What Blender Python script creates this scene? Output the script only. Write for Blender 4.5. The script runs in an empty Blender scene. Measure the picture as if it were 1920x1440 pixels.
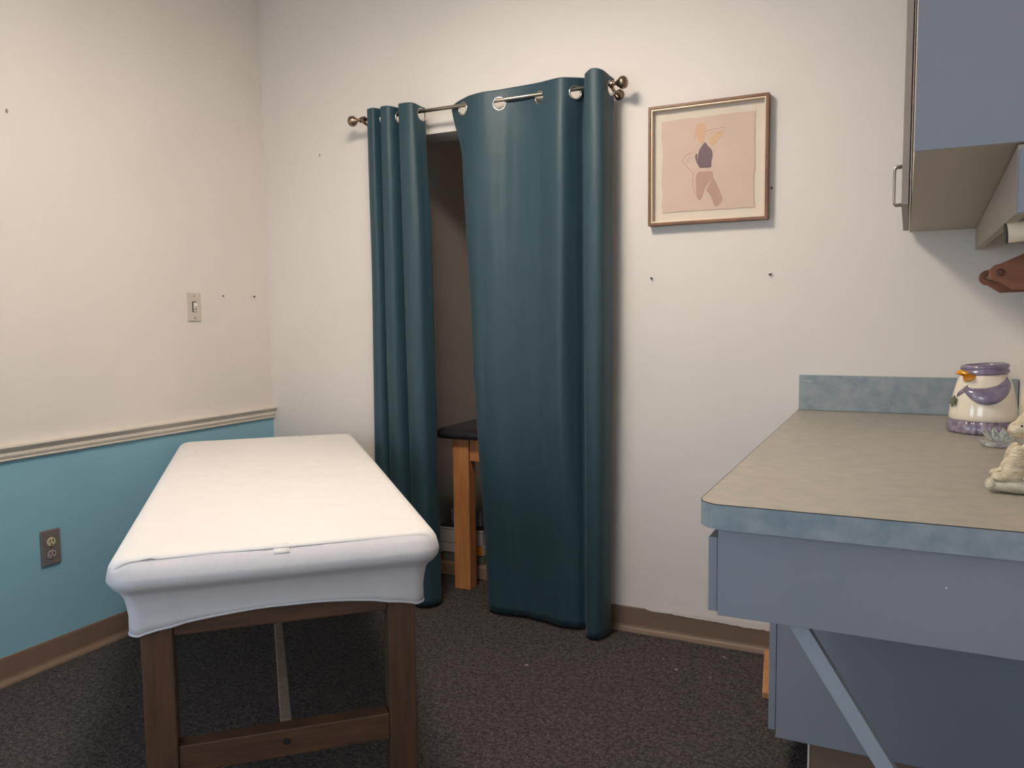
import bpy, math, random
from mathutils import Matrix, Vector, noise

random.seed(7)
SC = bpy.context.scene
COL = SC.collection

# ------------------------------------------------------------------ camera
cam_data = bpy.data.cameras.new('camera')
cam = bpy.data.objects.new('camera', cam_data)
COL.objects.link(cam)
cam_data.sensor_width = 36.0
cam_data.sensor_fit = 'HORIZONTAL'
cam_data.lens = 1503.8904 / 1920 * 36.0
cam_data.clip_start = 0.02
_r = Vector((0.89895767, 0.43789691, -0.0110186))
_u = Vector((-0.02613553, 0.0787294, 0.99655337))
_f = Vector((-0.43725513, 0.89557131, -0.08221906))
M = Matrix.Identity(4)
for i in range(3):
    M[i][0], M[i][1], M[i][2] = _r[i], _u[i], -_f[i]
M[2][3] = 1.2492
cam.matrix_world = M
SC.camera = cam

# ------------------------------------------------------------------ world, lights, exposure
world = bpy.data.worlds.new('world')
SC.world = world
world.use_nodes = True
world.node_tree.nodes['Background'].inputs[0].default_value = (0.62, 0.74, 0.95, 1)
world.node_tree.nodes['Background'].inputs[1].default_value = 0.6

SC.view_settings.view_transform = 'Standard'
SC.view_settings.look = 'None'
SC.view_settings.gamma = 1
SC.view_settings.use_curve_mapping = False
SC.view_settings.exposure = 0.0


def area_light(name, loc, target, sx, sy, power, color, spread=180):
    d = bpy.data.lights.new(name, 'AREA')
    d.shape = 'RECTANGLE'
    d.size, d.size_y = sx, sy
    d.energy = power
    d.color = color
    d.spread = math.radians(spread)
    o = bpy.data.objects.new(name, d)
    COL.objects.link(o)
    o.location = loc
    o.rotation_euler = (Vector(target) - Vector(loc)).to_track_quat('-Z', 'Y').to_euler()
    return o


CEIL = 2.82
LX, LY = -1.23, 1.68          # centre of the drum ceiling fixture (its glowing globe is built with it below)
LAMP = 57.5
area_light('cool_side_fill', (-2.74, -0.75, 1.45), (0.0, 0.6, 1.0), 1.0, 1.1, 16, (0.60, 0.77, 1.0), 170)  # added cool fill, placed to reach the drawer unit more than the sheet skirt
area_light('cool_rear_fill', (-0.85, -1.47, 1.5), (-0.85, 2.0, 1.2), 1.3, 1.1, 19, (0.73, 0.855, 1.0), 170)  # second added cool fill, lifts the lower walls from behind the camera
area_light('closet_fill', (-0.9, 3.7, 2.35), (-1.6, 3.7, 0.6), 0.3, 0.3, 0.45, (1.0, 0.88, 0.78), 170)  # weak fill added out of sight to brighten the closet walls


# ------------------------------------------------------------------ materials
def s2l(c):
    return tuple((v / 255 / 12.92) if v / 255 <= 0.04045 else ((v / 255 + 0.055) / 1.055) ** 2.4 for v in c)


def mat(name, col, rough=0.6, var=0.0, scale=8.0, bump=0.0, bscale=60.0, metal=0.0, col2=None, detail=4.0,
        stretch=(1, 1, 1), spec=0.5, coat=0.0, coords='Object', sheen=0.0):
    m = bpy.data.materials.new(name)
    m.use_nodes = True
    nt = m.node_tree
    b = nt.nodes['Principled BSDF']
    b.inputs['Roughness'].default_value = rough
    b.inputs['Metallic'].default_value = metal
    b.inputs['Specular IOR Level'].default_value = spec
    b.inputs['Coat Weight'].default_value = coat
    b.inputs['Coat Roughness'].default_value = 0.08
    b.inputs['Sheen Weight'].default_value = sheen
    c1 = s2l(col)
    tc = nt.nodes.new('ShaderNodeTexCoord')
    mp = nt.nodes.new('ShaderNodeMapping')
    mp.inputs['Scale'].default_value = stretch
    nt.links.new(tc.outputs[coords], mp.inputs[0])
    if col2 is None:
        c2 = tuple(min(1, v * (1 + var)) for v in c1)
        c1 = tuple(v * (1 - var) for v in c1)
    else:
        c2 = s2l(col2)
    n = nt.nodes.new('ShaderNodeTexNoise')
    n.inputs['Scale'].default_value = scale
    n.inputs['Detail'].default_value = detail
    n.inputs['Roughness'].default_value = 0.6
    nt.links.new(mp.outputs[0], n.inputs['Vector'])
    r = nt.nodes.new('ShaderNodeValToRGB')
    r.color_ramp.elements[0].position = 0.35
    r.color_ramp.elements[1].position = 0.65
    r.color_ramp.elements[0].color = (*c1, 1)
    r.color_ramp.elements[1].color = (*c2, 1)
    nt.links.new(n.outputs['Fac'], r.inputs[0])
    nt.links.new(r.outputs[0], b.inputs['Base Color'])
    if bump:
        n2 = nt.nodes.new('ShaderNodeTexNoise')
        n2.inputs['Scale'].default_value = bscale
        n2.inputs['Detail'].default_value = 3
        nt.links.new(mp.outputs[0], n2.inputs['Vector'])
        bp = nt.nodes.new('ShaderNodeBump')
        bp.inputs['Strength'].default_value = bump
        bp.inputs['Distance'].default_value = 0.004
        nt.links.new(n2.outputs['Fac'], bp.inputs['Height'])
        nt.links.new(bp.outputs[0], b.inputs['Normal'])
    return m


def carpet_mat():
    m = mat('carpet', (54, 50, 49), 0.95, 0.0, 70, 1.0, 120, col2=(84, 78, 75), detail=8, spec=0.1)
    nt = m.node_tree
    b = nt.nodes['Principled BSDF']
    old = b.inputs['Base Color'].links[0].from_socket
    tc = nt.nodes['Texture Coordinate']
    v = nt.nodes.new('ShaderNodeTexNoise')
    v.inputs['Scale'].default_value = 150
    v.inputs['Detail'].default_value = 2
    nt.links.new(tc.outputs['Object'], v.inputs['Vector'])
    r = nt.nodes.new('ShaderNodeValToRGB')
    r.color_ramp.elements[0].position = 0.60
    r.color_ramp.elements[1].position = 0.70
    r.color_ramp.elements[0].color = (0, 0, 0, 1)
    r.color_ramp.elements[1].color = (0.55, 0.55, 0.55, 1)
    nt.links.new(v.outputs['Fac'], r.inputs[0])
    mx = nt.nodes.new('ShaderNodeMix')
    mx.data_type = 'RGBA'
    nt.links.new(r.outputs[0], mx.inputs[0])
    nt.links.new(old, mx.inputs[6])
    mx.inputs[7].default_value = (*s2l((150, 138, 128)), 1)
    nt.links.new(mx.outputs[2], b.inputs['Base Color'])
    return m


def glass_mat(name='clear_glass', trans=1.0):
    m = bpy.data.materials.new(name)
    m.use_nodes = True
    b = m.node_tree.nodes['Principled BSDF']
    b.inputs['Base Color'].default_value = (0.95, 0.98, 0.96, 1)
    b.inputs['Roughness'].default_value = 0.05
    b.inputs['Transmission Weight'].default_value = trans
    b.inputs['IOR'].default_value = 1.45
    return m


def emit_mat(name, col, strength):
    m = bpy.data.materials.new(name)
    m.use_nodes = True
    b = m.node_tree.nodes['Principled BSDF']
    b.inputs['Base Color'].default_value = (*col, 1)
    b.inputs['Emission Color'].default_value = (*col, 1)
    b.inputs['Emission Strength'].default_value = strength
    return m


MT = dict(
    wall=mat('white_wall_paint', (229, 222, 214), 0.65, 0.012, 3, 0.06, 240, spec=0.3),
    blue_paint=mat('blue_wall_paint', (138, 184, 200), 0.5, 0.02, 3, 0.06, 240, spec=0.35),
    ceil=mat('ceiling_paint', (236, 233, 228), 0.9, 0.02, 10, 0.2, 90),
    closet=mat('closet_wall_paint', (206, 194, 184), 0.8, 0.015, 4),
    carpet=carpet_mat(),
    rail=mat('cream_trim_paint', (224, 214, 200), 0.35, 0.02, 20, 0.08, 40),
    cove=mat('brown_vinyl_cove_base', (124, 103, 86), 0.5, 0.04, 6),
    ledge=mat('tan_ledge_wood', (150, 125, 100), 0.6, 0.08, 12),
    smear=mat('white_paint_smear', (222, 214, 204), 0.6, 0.02, 20),
    sheet=mat('stretch_sheet_fabric', (206, 203, 205), 0.85, 0.012, 30, 0.12, 300, sheen=0.1),
    cover=mat('white_cover_cloth', (236, 231, 226), 0.85, 0.01, 18, 0.35, 26, sheen=0.05),
    pad=mat('dark_vinyl', (44, 42, 46), 0.35, 0.1, 12, 0.1, 120),
    wood=mat('stained_wood', (74, 52, 36), 0.5, 0.0, 9, 0.12, 60, col2=(94, 64, 43), stretch=(6, 6, 0.6)),
    wood_h=mat('stained_wood_rail', (74, 52, 36), 0.5, 0.0, 9, 0.12, 60, col2=(94, 64, 43), stretch=(0.8, 0.8, 7)),
    lightwood=mat('honey_wood', (186, 122, 70), 0.45, 0.0, 9, 0.1, 60, col2=(206, 146, 92), stretch=(6, 6, 0.6)),
    dustwood=mat('dusty_wood', (128, 110, 96), 0.8, 0.0, 9, 0.12, 60, col2=(146, 126, 110), stretch=(6, 6, 0.6)),
    rawwood=mat('raw_wood', (176, 122, 74), 0.7, 0.0, 12, 0.15, 60, col2=(196, 142, 92), stretch=(5, 0.8, 5)),
    terra=mat('reddish_brown_wood', (128, 78, 50), 0.5, 0.0, 9, 0.1, 50, col2=(146, 94, 62), stretch=(1, 4, 4)),
    dowel=mat('dark_dowel_end', (84, 48, 32), 0.5, 0.1, 20),
    curtain=mat('teal_curtain_fabric', (30, 61, 71), 0.54, 0.03, 9, 0.10, 420, spec=0.6, sheen=0.08, stretch=(1, 1, 0.25)),
    nickel=mat('brushed_nickel', (176, 166, 152), 0.3, 0.04, 40, metal=1.0),
    bronze=mat('antique_nickel', (142, 126, 106), 0.28, 0.06, 40, metal=1.0),
    chrome=mat('polished_ring_metal', (214, 210, 204), 0.22, 0.02, 40, metal=1.0),
    frame=mat('bronze_wood_frame', (104, 70, 43), 0.38, 0.0, 14, 0.08, 80, col2=(130, 90, 57), stretch=(1, 1, 1)),
    liner=mat('gold_frame_liner', (216, 194, 168), 0.35, 0.03, 30, metal=0.25),
    mount=mat('cream_mount_board', (216, 204, 188), 0.85, 0.01, 30),
    paper=mat('blush_deckled_paper', (206, 182, 165), 0.9, 0.02, 10, 0.15, 90),
    ink_sand=mat('sand_ink', (206, 172, 138), 0.9, 0.02, 10),
    ink_grey=mat('mauve_grey_ink', (120, 102, 104), 0.9, 0.03, 14),
    ink_rose=mat('rose_brown_ink', (180, 148, 132), 0.9, 0.03, 14),
    ink_line=mat('faint_line_ink', (178, 154, 142), 0.9, 0.02, 14),
    plate_w=mat('ivory_plate', (206, 198, 184), 0.4, 0.01, 30),
    plate_g=mat('grey_brown_plate', (118, 110, 104), 0.42, 0.02, 30),
    socket=mat('cream_socket', (206, 196, 160), 0.4, 0.02, 30),
    socket2=mat('grey_socket', (160, 148, 142), 0.4, 0.02, 30),
    black=mat('black_slot', (16, 14, 14), 0.6, 0.0, 5),
    white_toggle=mat('white_toggle', (232, 226, 212), 0.35, 0.0, 5),
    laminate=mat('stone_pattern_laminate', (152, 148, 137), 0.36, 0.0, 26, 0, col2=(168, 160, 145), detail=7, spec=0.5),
    edge=mat('shade_tinted_stone_edge', (128, 142, 150), 0.42, 0.0, 24, 0, col2=(152, 161, 163), detail=7, spec=0.4),  # same laminate as the top, its cool shade tinted into the colour
    seam=mat('dark_seam', (40, 36, 34), 0.7, 0.0, 5),
    blue_lam=mat('blue_grey_cabinet_laminate', (138, 142, 150), 0.45, 0.012, 5, 0, spec=0.4),
    pale_lam=mat('pale_blue_grey_paint', (158, 166, 174), 0.5, 0.012, 5, 0, spec=0.35),
    beige_lam=mat('beige_cabinet_board', (170, 160, 146), 0.55, 0.015, 6),
    taupe=mat('taupe_door_laminate', (136, 127, 120), 0.5, 0.015, 6),
    cream=mat('cream_plastic', (222, 208, 184), 0.4, 0.01, 10),
    ceramic=mat('cream_glazed_ceramic', (236, 224, 202), 0.12, 0.015, 12, coat=0.6),
    lilac=mat('lilac_glaze', (142, 132, 152), 0.15, 0.0, 30, 0.05, 20, col2=(112, 102, 124), coat=0.6),
    violet=mat('violet_glaze', (160, 145, 158), 0.2, 0.0, 60, 0.05, 30, col2=(98, 86, 106), coat=0.5),
    orange=mat('orange_glaze', (238, 160, 26), 0.15, 0.0, 18, 0, col2=(224, 140, 20), coat=0.5),
    leaf=mat('green_glaze', (76, 86, 50), 0.3, 0.0, 60, 0.1, 60, col2=(96, 104, 62), coat=0.3),
    fur=mat('combed_cream_ceramic', (190, 172, 138), 0.55, 0.0, 70, 1.0, 210, col2=(226, 212, 182), stretch=(0.5, 1, 1.6)),
    ear=mat('smooth_tan_ceramic', (214, 188, 156), 0.4, 0.02, 14),
    foot=mat('grey_green_ceramic', (176, 170, 146), 0.5, 0.0, 60, 0.7, 90, col2=(204, 196, 172)),
    glass=glass_mat('crystal_glass', 0.88),
    boxwhite=mat('pale_cardboard', (206, 200, 196), 0.7, 0.03, 12),
    boxgrey=mat('grey_plastic', (120, 124, 130), 0.45, 0.03, 12),
    boxgreen=mat('grey_green_card', (108, 112, 104), 0.7, 0.03, 12),
    boxorange=mat('orange_label', (216, 140, 62), 0.6, 0.03, 12),
    nail=mat('dark_metal', (38, 32, 30), 0.5, 0.0, 10),
    plaster=mat('chipped_plaster', (150, 134, 120), 0.9, 0.1, 60),
    lint=mat('pale_lint', (150, 145, 142), 0.9, 0.05, 60),
    diffuser=emit_mat('lamp_globe', (1.0, 0.895, 0.785), LAMP),
    pane=glass_mat(),
)


# ------------------------------------------------------------------ mesh helpers
class MB:
    def __init__(s):
        s.v, s.f, s.m, s.cur = [], [], [], 0

    def add(s, vs, fs):
        o = len(s.v)
        s.v += [Vector(p) for p in vs]
        for f in fs:
            s.f.append([i + o for i in f])
            s.m.append(s.cur)
        return s

    def box(s, x0, x1, y0, y1, z0, z1):
        return s.add([(x0, y0, z0), (x1, y0, z0), (x1, y1, z0), (x0, y1, z0),
                      (x0, y0, z1), (x1, y0, z1), (x1, y1, z1), (x0, y1, z1)],
                     [(3, 2, 1, 0), (4, 5, 6, 7), (0, 1, 5, 4), (1, 2, 6, 5), (2, 3, 7, 6), (3, 0, 4, 7)])

    def prism(s, pts, d):
        """polygon (3-D points) extruded along vector d"""
        n = len(pts)
        d = Vector(d)
        a = [Vector(p) for p in pts]
        vs = a + [p + d for p in a]
        fs = [list(range(n))[::-1], list(range(n, 2 * n))]
        for i in range(n):
            j = (i + 1) % n
            fs.append((i, j, n + j, n + i))
        return s.add(vs, fs)

    def tube(s, pts, r, n=12, caps=True, closed=False):
        pts = [Vector(p) for p in pts]
        rs = r if isinstance(r, (list, tuple)) else [r] * len(pts)
        vs, fs = [], []
        k = len(pts)
        t0 = (pts[1] - pts[0]).normalized()
        nrm = t0.orthogonal().normalized()
        for i, p in enumerate(pts):
            if closed:
                t = (pts[(i + 1) % k] - pts[i - 1]).normalized()
            else:
                t = (pts[min(i + 1, k - 1)] - pts[max(i - 1, 0)]).normalized()
            nrm = (nrm - t * nrm.dot(t)).normalized()
            b = t.cross(nrm)
            for j in range(n):
                a = 2 * math.pi * j / n
                vs.append(p + (nrm * math.cos(a) + b * math.sin(a)) * rs[i])
        for i in range(k if closed else k - 1):
            i2 = (i + 1) % k
            for j in range(n):
                j2 = (j + 1) % n
                fs.append((i * n + j, i * n + j2, i2 * n + j2, i2 * n + j))
        if caps and not closed:
            fs.append(list(range(n))[::-1])
            fs.append([(k - 1) * n + j for j in range(n)])
        return s.add(vs, fs)

    def lathe(s, prof, c=(0, 0, 0), n=40, axis=None, fn=None):
        """profile (r, h) spun round axis through c; fn(theta, r, h) -> (r, h)"""
        ax = Vector(axis or (0, 0, 1)).normalized()
        e1 = ax.orthogonal().normalized() if axis else Vector((1, 0, 0))
        e2 = ax.cross(e1)
        c = Vector(c)
        vs, fs = [], []
        for r, h in prof:
            for j in range(n):
                a = 2 * math.pi * j / n
                rr, hh = fn(a, r, h) if fn else (r, h)
                vs.append(c + (e1 * math.cos(a) + e2 * math.sin(a)) * max(rr, 1e-5) + ax * hh)
        k = len(prof)
        for i in range(k - 1):
            for j in range(n):
                j2 = (j + 1) % n
                fs.append((i * n + j, i * n + j2, (i + 1) * n + j2, (i + 1) * n + j))
        if prof[0][0] > 1e-4:
            fs.append(list(range(n))[::-1])
        if prof[-1][0] > 1e-4:
            fs.append([(k - 1) * n + j for j in range(n)])
        return s.add(vs, fs)

    def ball(s, c, r, n=20, rot=None):
        r = Vector((r, r, r)) if isinstance(r, (int, float)) else Vector(r)
        R = rot or Matrix.Identity(3)
        c = Vector(c)
        vs, fs = [], []
        rows = n // 2
        for i in range(rows + 1):
            ph = math.pi * i / rows
            for j in range(n):
                a = 2 * math.pi * j / n
                p = Vector((math.sin(ph) * math.cos(a) * r.x, math.sin(ph) * math.sin(a) * r.y, math.cos(ph) * r.z))
                vs.append(c + R @ p)
        for i in range(rows):
            for j in range(n):
                j2 = (j + 1) % n
                fs.append((i * n + j, (i + 1) * n + j, (i + 1) * n + j2, i * n + j2))
        return s.add(vs, fs)

    def sheet(s, rows):
        """rows: list of equal-length point lists"""
        n = len(rows[0])
        vs = [p for r in rows for p in r]
        fs = []
        for i in range(len(rows) - 1):
            for j in range(n - 1):
                fs.append((i * n + j, i * n + j + 1, (i + 1) * n + j + 1, (i + 1) * n + j))
        return s.add(vs, fs)

    def build(s, name, mats, parent=None, bevel=0.0, smooth=False, solid=0.0, subsurf=0, seg=2, base=None, remesh=0.0,
              merge=False):
        me = bpy.data.meshes.new(name)
        off = Vector((0, 0, 0))
        if parent is None:
            if base is not None:
                off = Vector(base)
            else:
                xs = [p.x for p in s.v]; ys = [p.y for p in s.v]; zs = [p.z for p in s.v]
                off = Vector(((min(xs) + max(xs)) / 2, (min(ys) + max(ys)) / 2, min(zs)))
            inv = Matrix.Translation(-off)
        else:
            inv = world_of(parent).inverted()
        me.from_pydata([tuple(inv @ p) for p in s.v], [], s.f)
        mats = mats if isinstance(mats, (list, tuple)) else [mats]
        for m in mats:
            me.materials.append(MT[m])
        for p, mi in zip(me.polygons, s.m):
            p.material_index = mi
        if smooth:
            for p in me.polygons:
                p.use_smooth = True
        import bmesh
        bm = bmesh.new()
        bm.from_mesh(me)
        if merge:
            bmesh.ops.remove_doubles(bm, verts=bm.verts, dist=1e-5)
        if not solid:
            bmesh.ops.recalc_face_normals(bm, faces=bm.faces)
        bm.to_mesh(me)
        bm.free()
        o = bpy.data.objects.new(name, me)
        COL.objects.link(o)
        o.location = off
        if parent is not None:
            o.parent = parent
        if remesh:
            md = o.modifiers.new('remesh', 'REMESH')
            md.mode = 'VOXEL'
            md.voxel_size = remesh
            md.use_smooth_shade = True
            sm = o.modifiers.new('smooth', 'SMOOTH')
            sm.iterations = 4
        if solid:
            md = o.modifiers.new('thickness', 'SOLIDIFY')
            md.thickness = solid
            md.offset = 0
        if subsurf:
            md = o.modifiers.new('subdivision', 'SUBSURF')
            md.levels = md.render_levels = subsurf
        if bevel:
            md = o.modifiers.new('bevel', 'BEVEL')
            md.width = bevel
            md.segments = seg
            md.limit_method = 'ANGLE'
            md.angle_limit = math.radians(40)
        return o


def world_of(o):
    m = Matrix.Translation(o.location) @ o.rotation_euler.to_matrix().to_4x4()
    return world_of(o.parent) @ m if o.parent else m


def tag(o, label, cat, group=None, kind=None):
    o['label'] = label
    o['category'] = cat
    if group:
        o['group'] = group
    if kind:
        o['kind'] = kind
    return o


def thing(name, label, cat, loc=(0, 0, 0), rz=0.0, group=None):
    o = bpy.data.objects.new(name, None)
    o.empty_display_size = 0.05
    COL.objects.link(o)
    o.location = loc
    o.rotation_euler = (0, 0, rz)
    return tag(o, label, cat, group)


def struct(o, label=None, cat=None):
    o['kind'] = 'structure'
    if label:
        o['label'] = label
    if cat:
        o['category'] = cat
    return o


def box(name, m, x0, x1, y0, y1, z0, z1, parent=None, bevel=0.0, **k):
    return MB().box(x0, x1, y0, y1, z0, z1).build(name, m, parent, bevel, **k)


# ------------------------------------------------------------------ room shell
XL, YF, XR, YB = -2.77, 3.0, 0.335, -1.5
WT = 0.16
OX0, OX1, OZ = -2.02, -1.12, 2.035        # doorway
CY1 = 4.25                                  # closet back
struct(box('floor', 'carpet', XL - .2, XR + .2, YB - .2, CY1 + .2, -.06, 0), 'dark grey brown speckled carpet across the room', 'floor')
mb = MB()
mb.box(XL - .15, XR + .15, YB - .15, YF + WT, CEIL, CEIL + .1)
mb.box(XL - .15, XR + .15, YF + WT, CY1 + .1, 2.4, 2.5)
struct(mb.build('ceiling', 'ceil'), 'pale painted ceiling above the treatment room', 'ceiling')

WY0, WY1, WZ0, WZ1 = -1.35, -.15, .86, 2.06
mb = MB()
mb.cur = 0
mb.box(XL - .12, XL, WY1, YF, .80, CEIL).box(XL - .12, XL, YB - .15, WY0, .80, CEIL)
mb.box(XL - .12, XL, WY0, WY1, .80, WZ0).box(XL - .12, XL, WY0, WY1, WZ1, CEIL)
mb.cur = 1
mb.box(XL - .12, XL, YB - .15, YF, 0, .80)
struct(mb.build('wall_left', ['wall', 'blue_paint']), 'left wall, warm white above and blue below the chair rail', 'wall')

mb = MB()
mb.box(XL - .12, OX0, YF, YF + WT, 0, CEIL)
mb.box(OX1, XR + .12, YF, YF + WT, 0, CEIL)
mb.box(OX0, OX1, YF, YF + WT, OZ, CEIL)
struct(mb.build('wall_far', 'wall'), 'warm white far wall with the curtained doorway', 'wall')
struct(box('wall_right', 'wall', XR, XR + .12, YB - .15, YF, 0, CEIL), 'warm white wall behind the counter', 'wall')
VX0, VX1 = -1.55, -.15
mb = MB()
mb.box(XL, VX0, YB - .12, YB, 0, CEIL).box(VX1, XR, YB - .12, YB, 0, CEIL)
mb.box(VX0, VX1, YB - .12, YB, 0, .9).box(VX0, VX1, YB - .12, YB, 2.1, CEIL)
struct(mb.build('wall_back', 'wall'), 'white wall with an added window behind the camera', 'wall')
w = MB()  # unseen window, added to go with the rear fill light
w.box(VX0, VX1, YB - .1, YB - .06, .9, .95).box(VX0, VX1, YB - .1, YB - .06, 2.05, 2.1)
w.box(VX0, VX0 + .05, YB - .1, YB - .06, .95, 2.05).box(VX1 - .05, VX1, YB - .1, YB - .06, .95, 2.05)
wf = struct(w.build('added_window_2', 'rail'), 'white framed window added for cool fill in the wall behind the camera', 'window')
box('pane', 'pane', VX0 + .05, VX1 - .05, YB - .085, YB - .079, .95, 2.05, wf)
w = MB()  # unseen window, added to go with the side fill light
w.box(XL - .1, XL - .06, WY0, WY1, WZ0, WZ0 + .05).box(XL - .1, XL - .06, WY0, WY1, WZ1 - .05, WZ1)
w.box(XL - .1, XL - .06, WY0, WY0 + .05, WZ0 + .05, WZ1 - .05).box(XL - .1, XL - .06, WY1 - .05, WY1, WZ0 + .05, WZ1 - .05)
wf = struct(w.build('added_window_1', 'rail'), 'white framed window added for cool fill in the left wall behind the camera', 'window')
box('pane', 'pane', XL - .085, XL - .079, WY0 + .05, WY1 - .05, WZ0 + .05, WZ1 - .05, wf)

# closet behind the curtain
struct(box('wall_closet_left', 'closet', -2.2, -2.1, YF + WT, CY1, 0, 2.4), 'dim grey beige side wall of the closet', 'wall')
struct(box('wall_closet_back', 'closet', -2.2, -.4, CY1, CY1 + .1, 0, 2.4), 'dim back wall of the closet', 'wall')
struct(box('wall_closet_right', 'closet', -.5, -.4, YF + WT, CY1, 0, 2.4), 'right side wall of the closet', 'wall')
struct(box('trim_2', 'ledge', -2.1, -1.25, 3.30, 3.68, 0, .061, bevel=.004), 'low tan ledge on the closet floor', 'ledge')

# chair rail : profile swept along the left wall
prof = [(0, .776), (.010, .776), (.013, .779), (.013, .783), (.009, .785), (.009, .788), (.014, .790), (.016, .796),
        (.014, .806), (.018, .814), (.026, .819), (.030, .825), (.028, .831), (.020, .834), (.008, .835), (0, .836)]
mb = MB().prism([(XL + a, YB, z) for a, z in prof], (0, YF - YB - .001, 0))
struct(mb.build('trim_1', 'rail'), 'cream moulded chair rail between white and blue paint', 'chair rail')

# vinyl cove base : thin board curving out to a toe at the floor
cove = [(0, .098), (.003, .097), (.004, .09), (.004, .026), (.006, .018), (.011, .012), (.019, .008), (.021, .002), (.021, 0), (0, 0)]
mb = MB().prism([(XL + a, YB, z) for a, z in cove], (0, YF - YB - .001, 0))
struct(mb.build('baseboard_left', 'cove'), 'brown vinyl baseboard along the blue wall', 'baseboard')
mb = MB()
for x0, x1 in ((XL + .022, OX0 - .0), (OX1, XR - .65 + .002)):
    mb.prism([(x0, YF - a, z) for a, z in cove], (x1 - x0, 0, 0))
bf = struct(mb.build('baseboard_far', 'cove'), 'brown vinyl baseboard along the far wall', 'baseboard')
# ragged strip of wall paint slopped over the top of the far baseboard
top, bot = [], []
N = 60
for i in range(N + 1):
    x = -.885 + (.50) * i / N
    t = i / N
    h = .004 + .010 * t + .005 * noise.noise((x * 26, 3.1, 0)) + .003 * noise.noise((x * 90, 1.7, 0))
    h *= min(1, i / 2, (N - i) / 1 + .3)
    top.append((x, YF - .0052, .100 + .008 * t))
    bot.append((x, YF - .0052, .0985 - max(.0012, h)))
mb = MB().sheet([top, bot])
mb.build('paint_smear', 'smear', bf, solid=.0016)

# ------------------------------------------------------------------ ceiling fixture (drum lamp above the massage table)
cl = thing('ceiling_light', 'white drum ceiling light fixture above the massage table', 'light', (LX, LY, CEIL))
MB().lathe([(.10, CEIL - .001), (.322, CEIL - .001), (.326, CEIL - .203), (.320, CEIL - .203), (.316, CEIL - .012), (.10, CEIL - .012)], (LX, LY, 0), 48).build('drum_shade', 'ceil', cl, smooth=False)
MB().lathe([(0, .13)] + [(.2 * math.sin(math.pi * k / 16), .13 * math.cos(math.pi * k / 16)) for k in range(1, 16)] + [(0, -.13)], (LX, LY, CEIL - .095 - .05), 40).build('globe', 'diffuser', cl, smooth=True)

# ------------------------------------------------------------------ massage table (local: x across, y along, origin near left corner)
TH = math.radians(43.7)
TW, TL, TZ = .722, 1.79, .745
mt = thing('massage_table', 'wooden massage table on four stained legs under a white sheet', 'massage table', (-1.487, 1.092, 0), TH)
TM = world_of(mt)


def tl(m):                                   # table-local builder -> world
    m.v = [TM @ p for p in m.v]
    return m


def tbox(name, m, x0, x1, y0, y1, z0, z1, parent=mt, bevel=.003):
    return tl(MB().box(x0, x1, y0, y1, z0, z1)).build(name, m, parent, bevel)


def rrect(i, rc=.065, n=10, w=TW, l=TL):
    """rounded rectangle outline inset by i"""
    r = max(rc - i, .006)
    pts = []
    for cx, cy, a0 in ((w - i - r, i + r, -90), (w - i - r, l - i - r, 0), (i + r, l - i - r, 90), (i + r, i + r, 180)):
        for k in range(n + 1):
            a = math.radians(a0 + 90 * k / n)
            pts.append((cx + r * math.cos(a), cy + r * math.sin(a)))
    # subdivide the straight runs
    out = []
    m = len(pts)
    for k in range(m):
        p, q = pts[k], pts[(k + 1) % m]
        d = math.hypot(q[0] - p[0], q[1] - p[1])
        s = max(1, int(24 * d / .7)) if d > .1 else 1
        for t in range(s):
            out.append((p[0] + (q[0] - p[0]) * t / s, p[1] + (q[1] - p[1]) * t / s))
    return out


for lx in (.058, .598):
    for ly in (.048, TL - .048 - .07):
        tbox('leg', 'wood', lx, lx + .066, ly, ly + .07, 0, .655)
for ly in (.054, TL - .054 - .03):
    tbox('end_rail', 'wood_h', .124, .598, ly, ly + .03, .556, .655)
    st = tbox('stretcher', 'wood_h', .124, .598, ly, ly + .045, .235, .301)
    if ly < .5:
        tl(MB().tube([(.357, ly - .002, .272), (.357, ly + .004, .272)], .008, 12)).build('bolt', 'nail', st)
for lx in (.06, .632):
    tbox('side_rail', 'wood', lx, lx + .03, .118, TL - .118, .556, .655)
tbox('centre_stretcher', 'dustwood', .345, .371, .099, TL - .099, .262, .3)
pr = [(.075, .658), (.05, .660), (.032, .672), (.018, .690), (.012, .712), (.022, .730), (.045, .739)]
rings = [[(x, y, z) for x, y in rrect(i)] for i, z in pr]
mb = MB()
nn = min(len(r) for r in rings)


def ringmesh(rings, cap_lo=True, cap_hi=True):
    mb = MB()
    n = len(rings[0])
    vs = [p for r in rings for p in r]
    fs = []
    for i in range(len(rings) - 1):
        for j in range(n):
            j2 = (j + 1) % n
            fs.append((i * n + j, i * n + j2, (i + 1) * n + j2, (i + 1) * n + j))
    if cap_lo:
        fs.append(list(range(n))[::-1])
    if cap_hi:
        fs.append([(len(rings) - 1) * n + j for j in range(n)])
    return mb.add(vs, fs)


BASE = rrect(0)
NB = len(BASE)


def inset_ring(i, zf):
    """inset the base outline towards the middle so every ring keeps the same vertices"""
    cx, cy = TW / 2, TL / 2
    out = []
    for k, (x, y) in enumerate(BASE):
        px, py = BASE[k - 1]
        qx, qy = BASE[(k + 1) % NB]
        tx, ty = qx - px, qy - py
        d = math.hypot(tx, ty)
        nx, ny = ty / d, -tx / d           # outward
        out.append((x - nx * i, y - ny * i, zf(x, y) if callable(zf) else zf))
    return out


tl(ringmesh([inset_ring(i, z) for i, z in pr])).build('pad', 'pad', mt, smooth=True)

# stretch sheet: over the pad, tucked under its edge and hanging as a short skirt
fs_ = thing('fitted_sheet', 'pale stretch sheet fitted over the massage table end with a skirt', 'sheet', (-1.487, 1.092, .57), TH)


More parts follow.
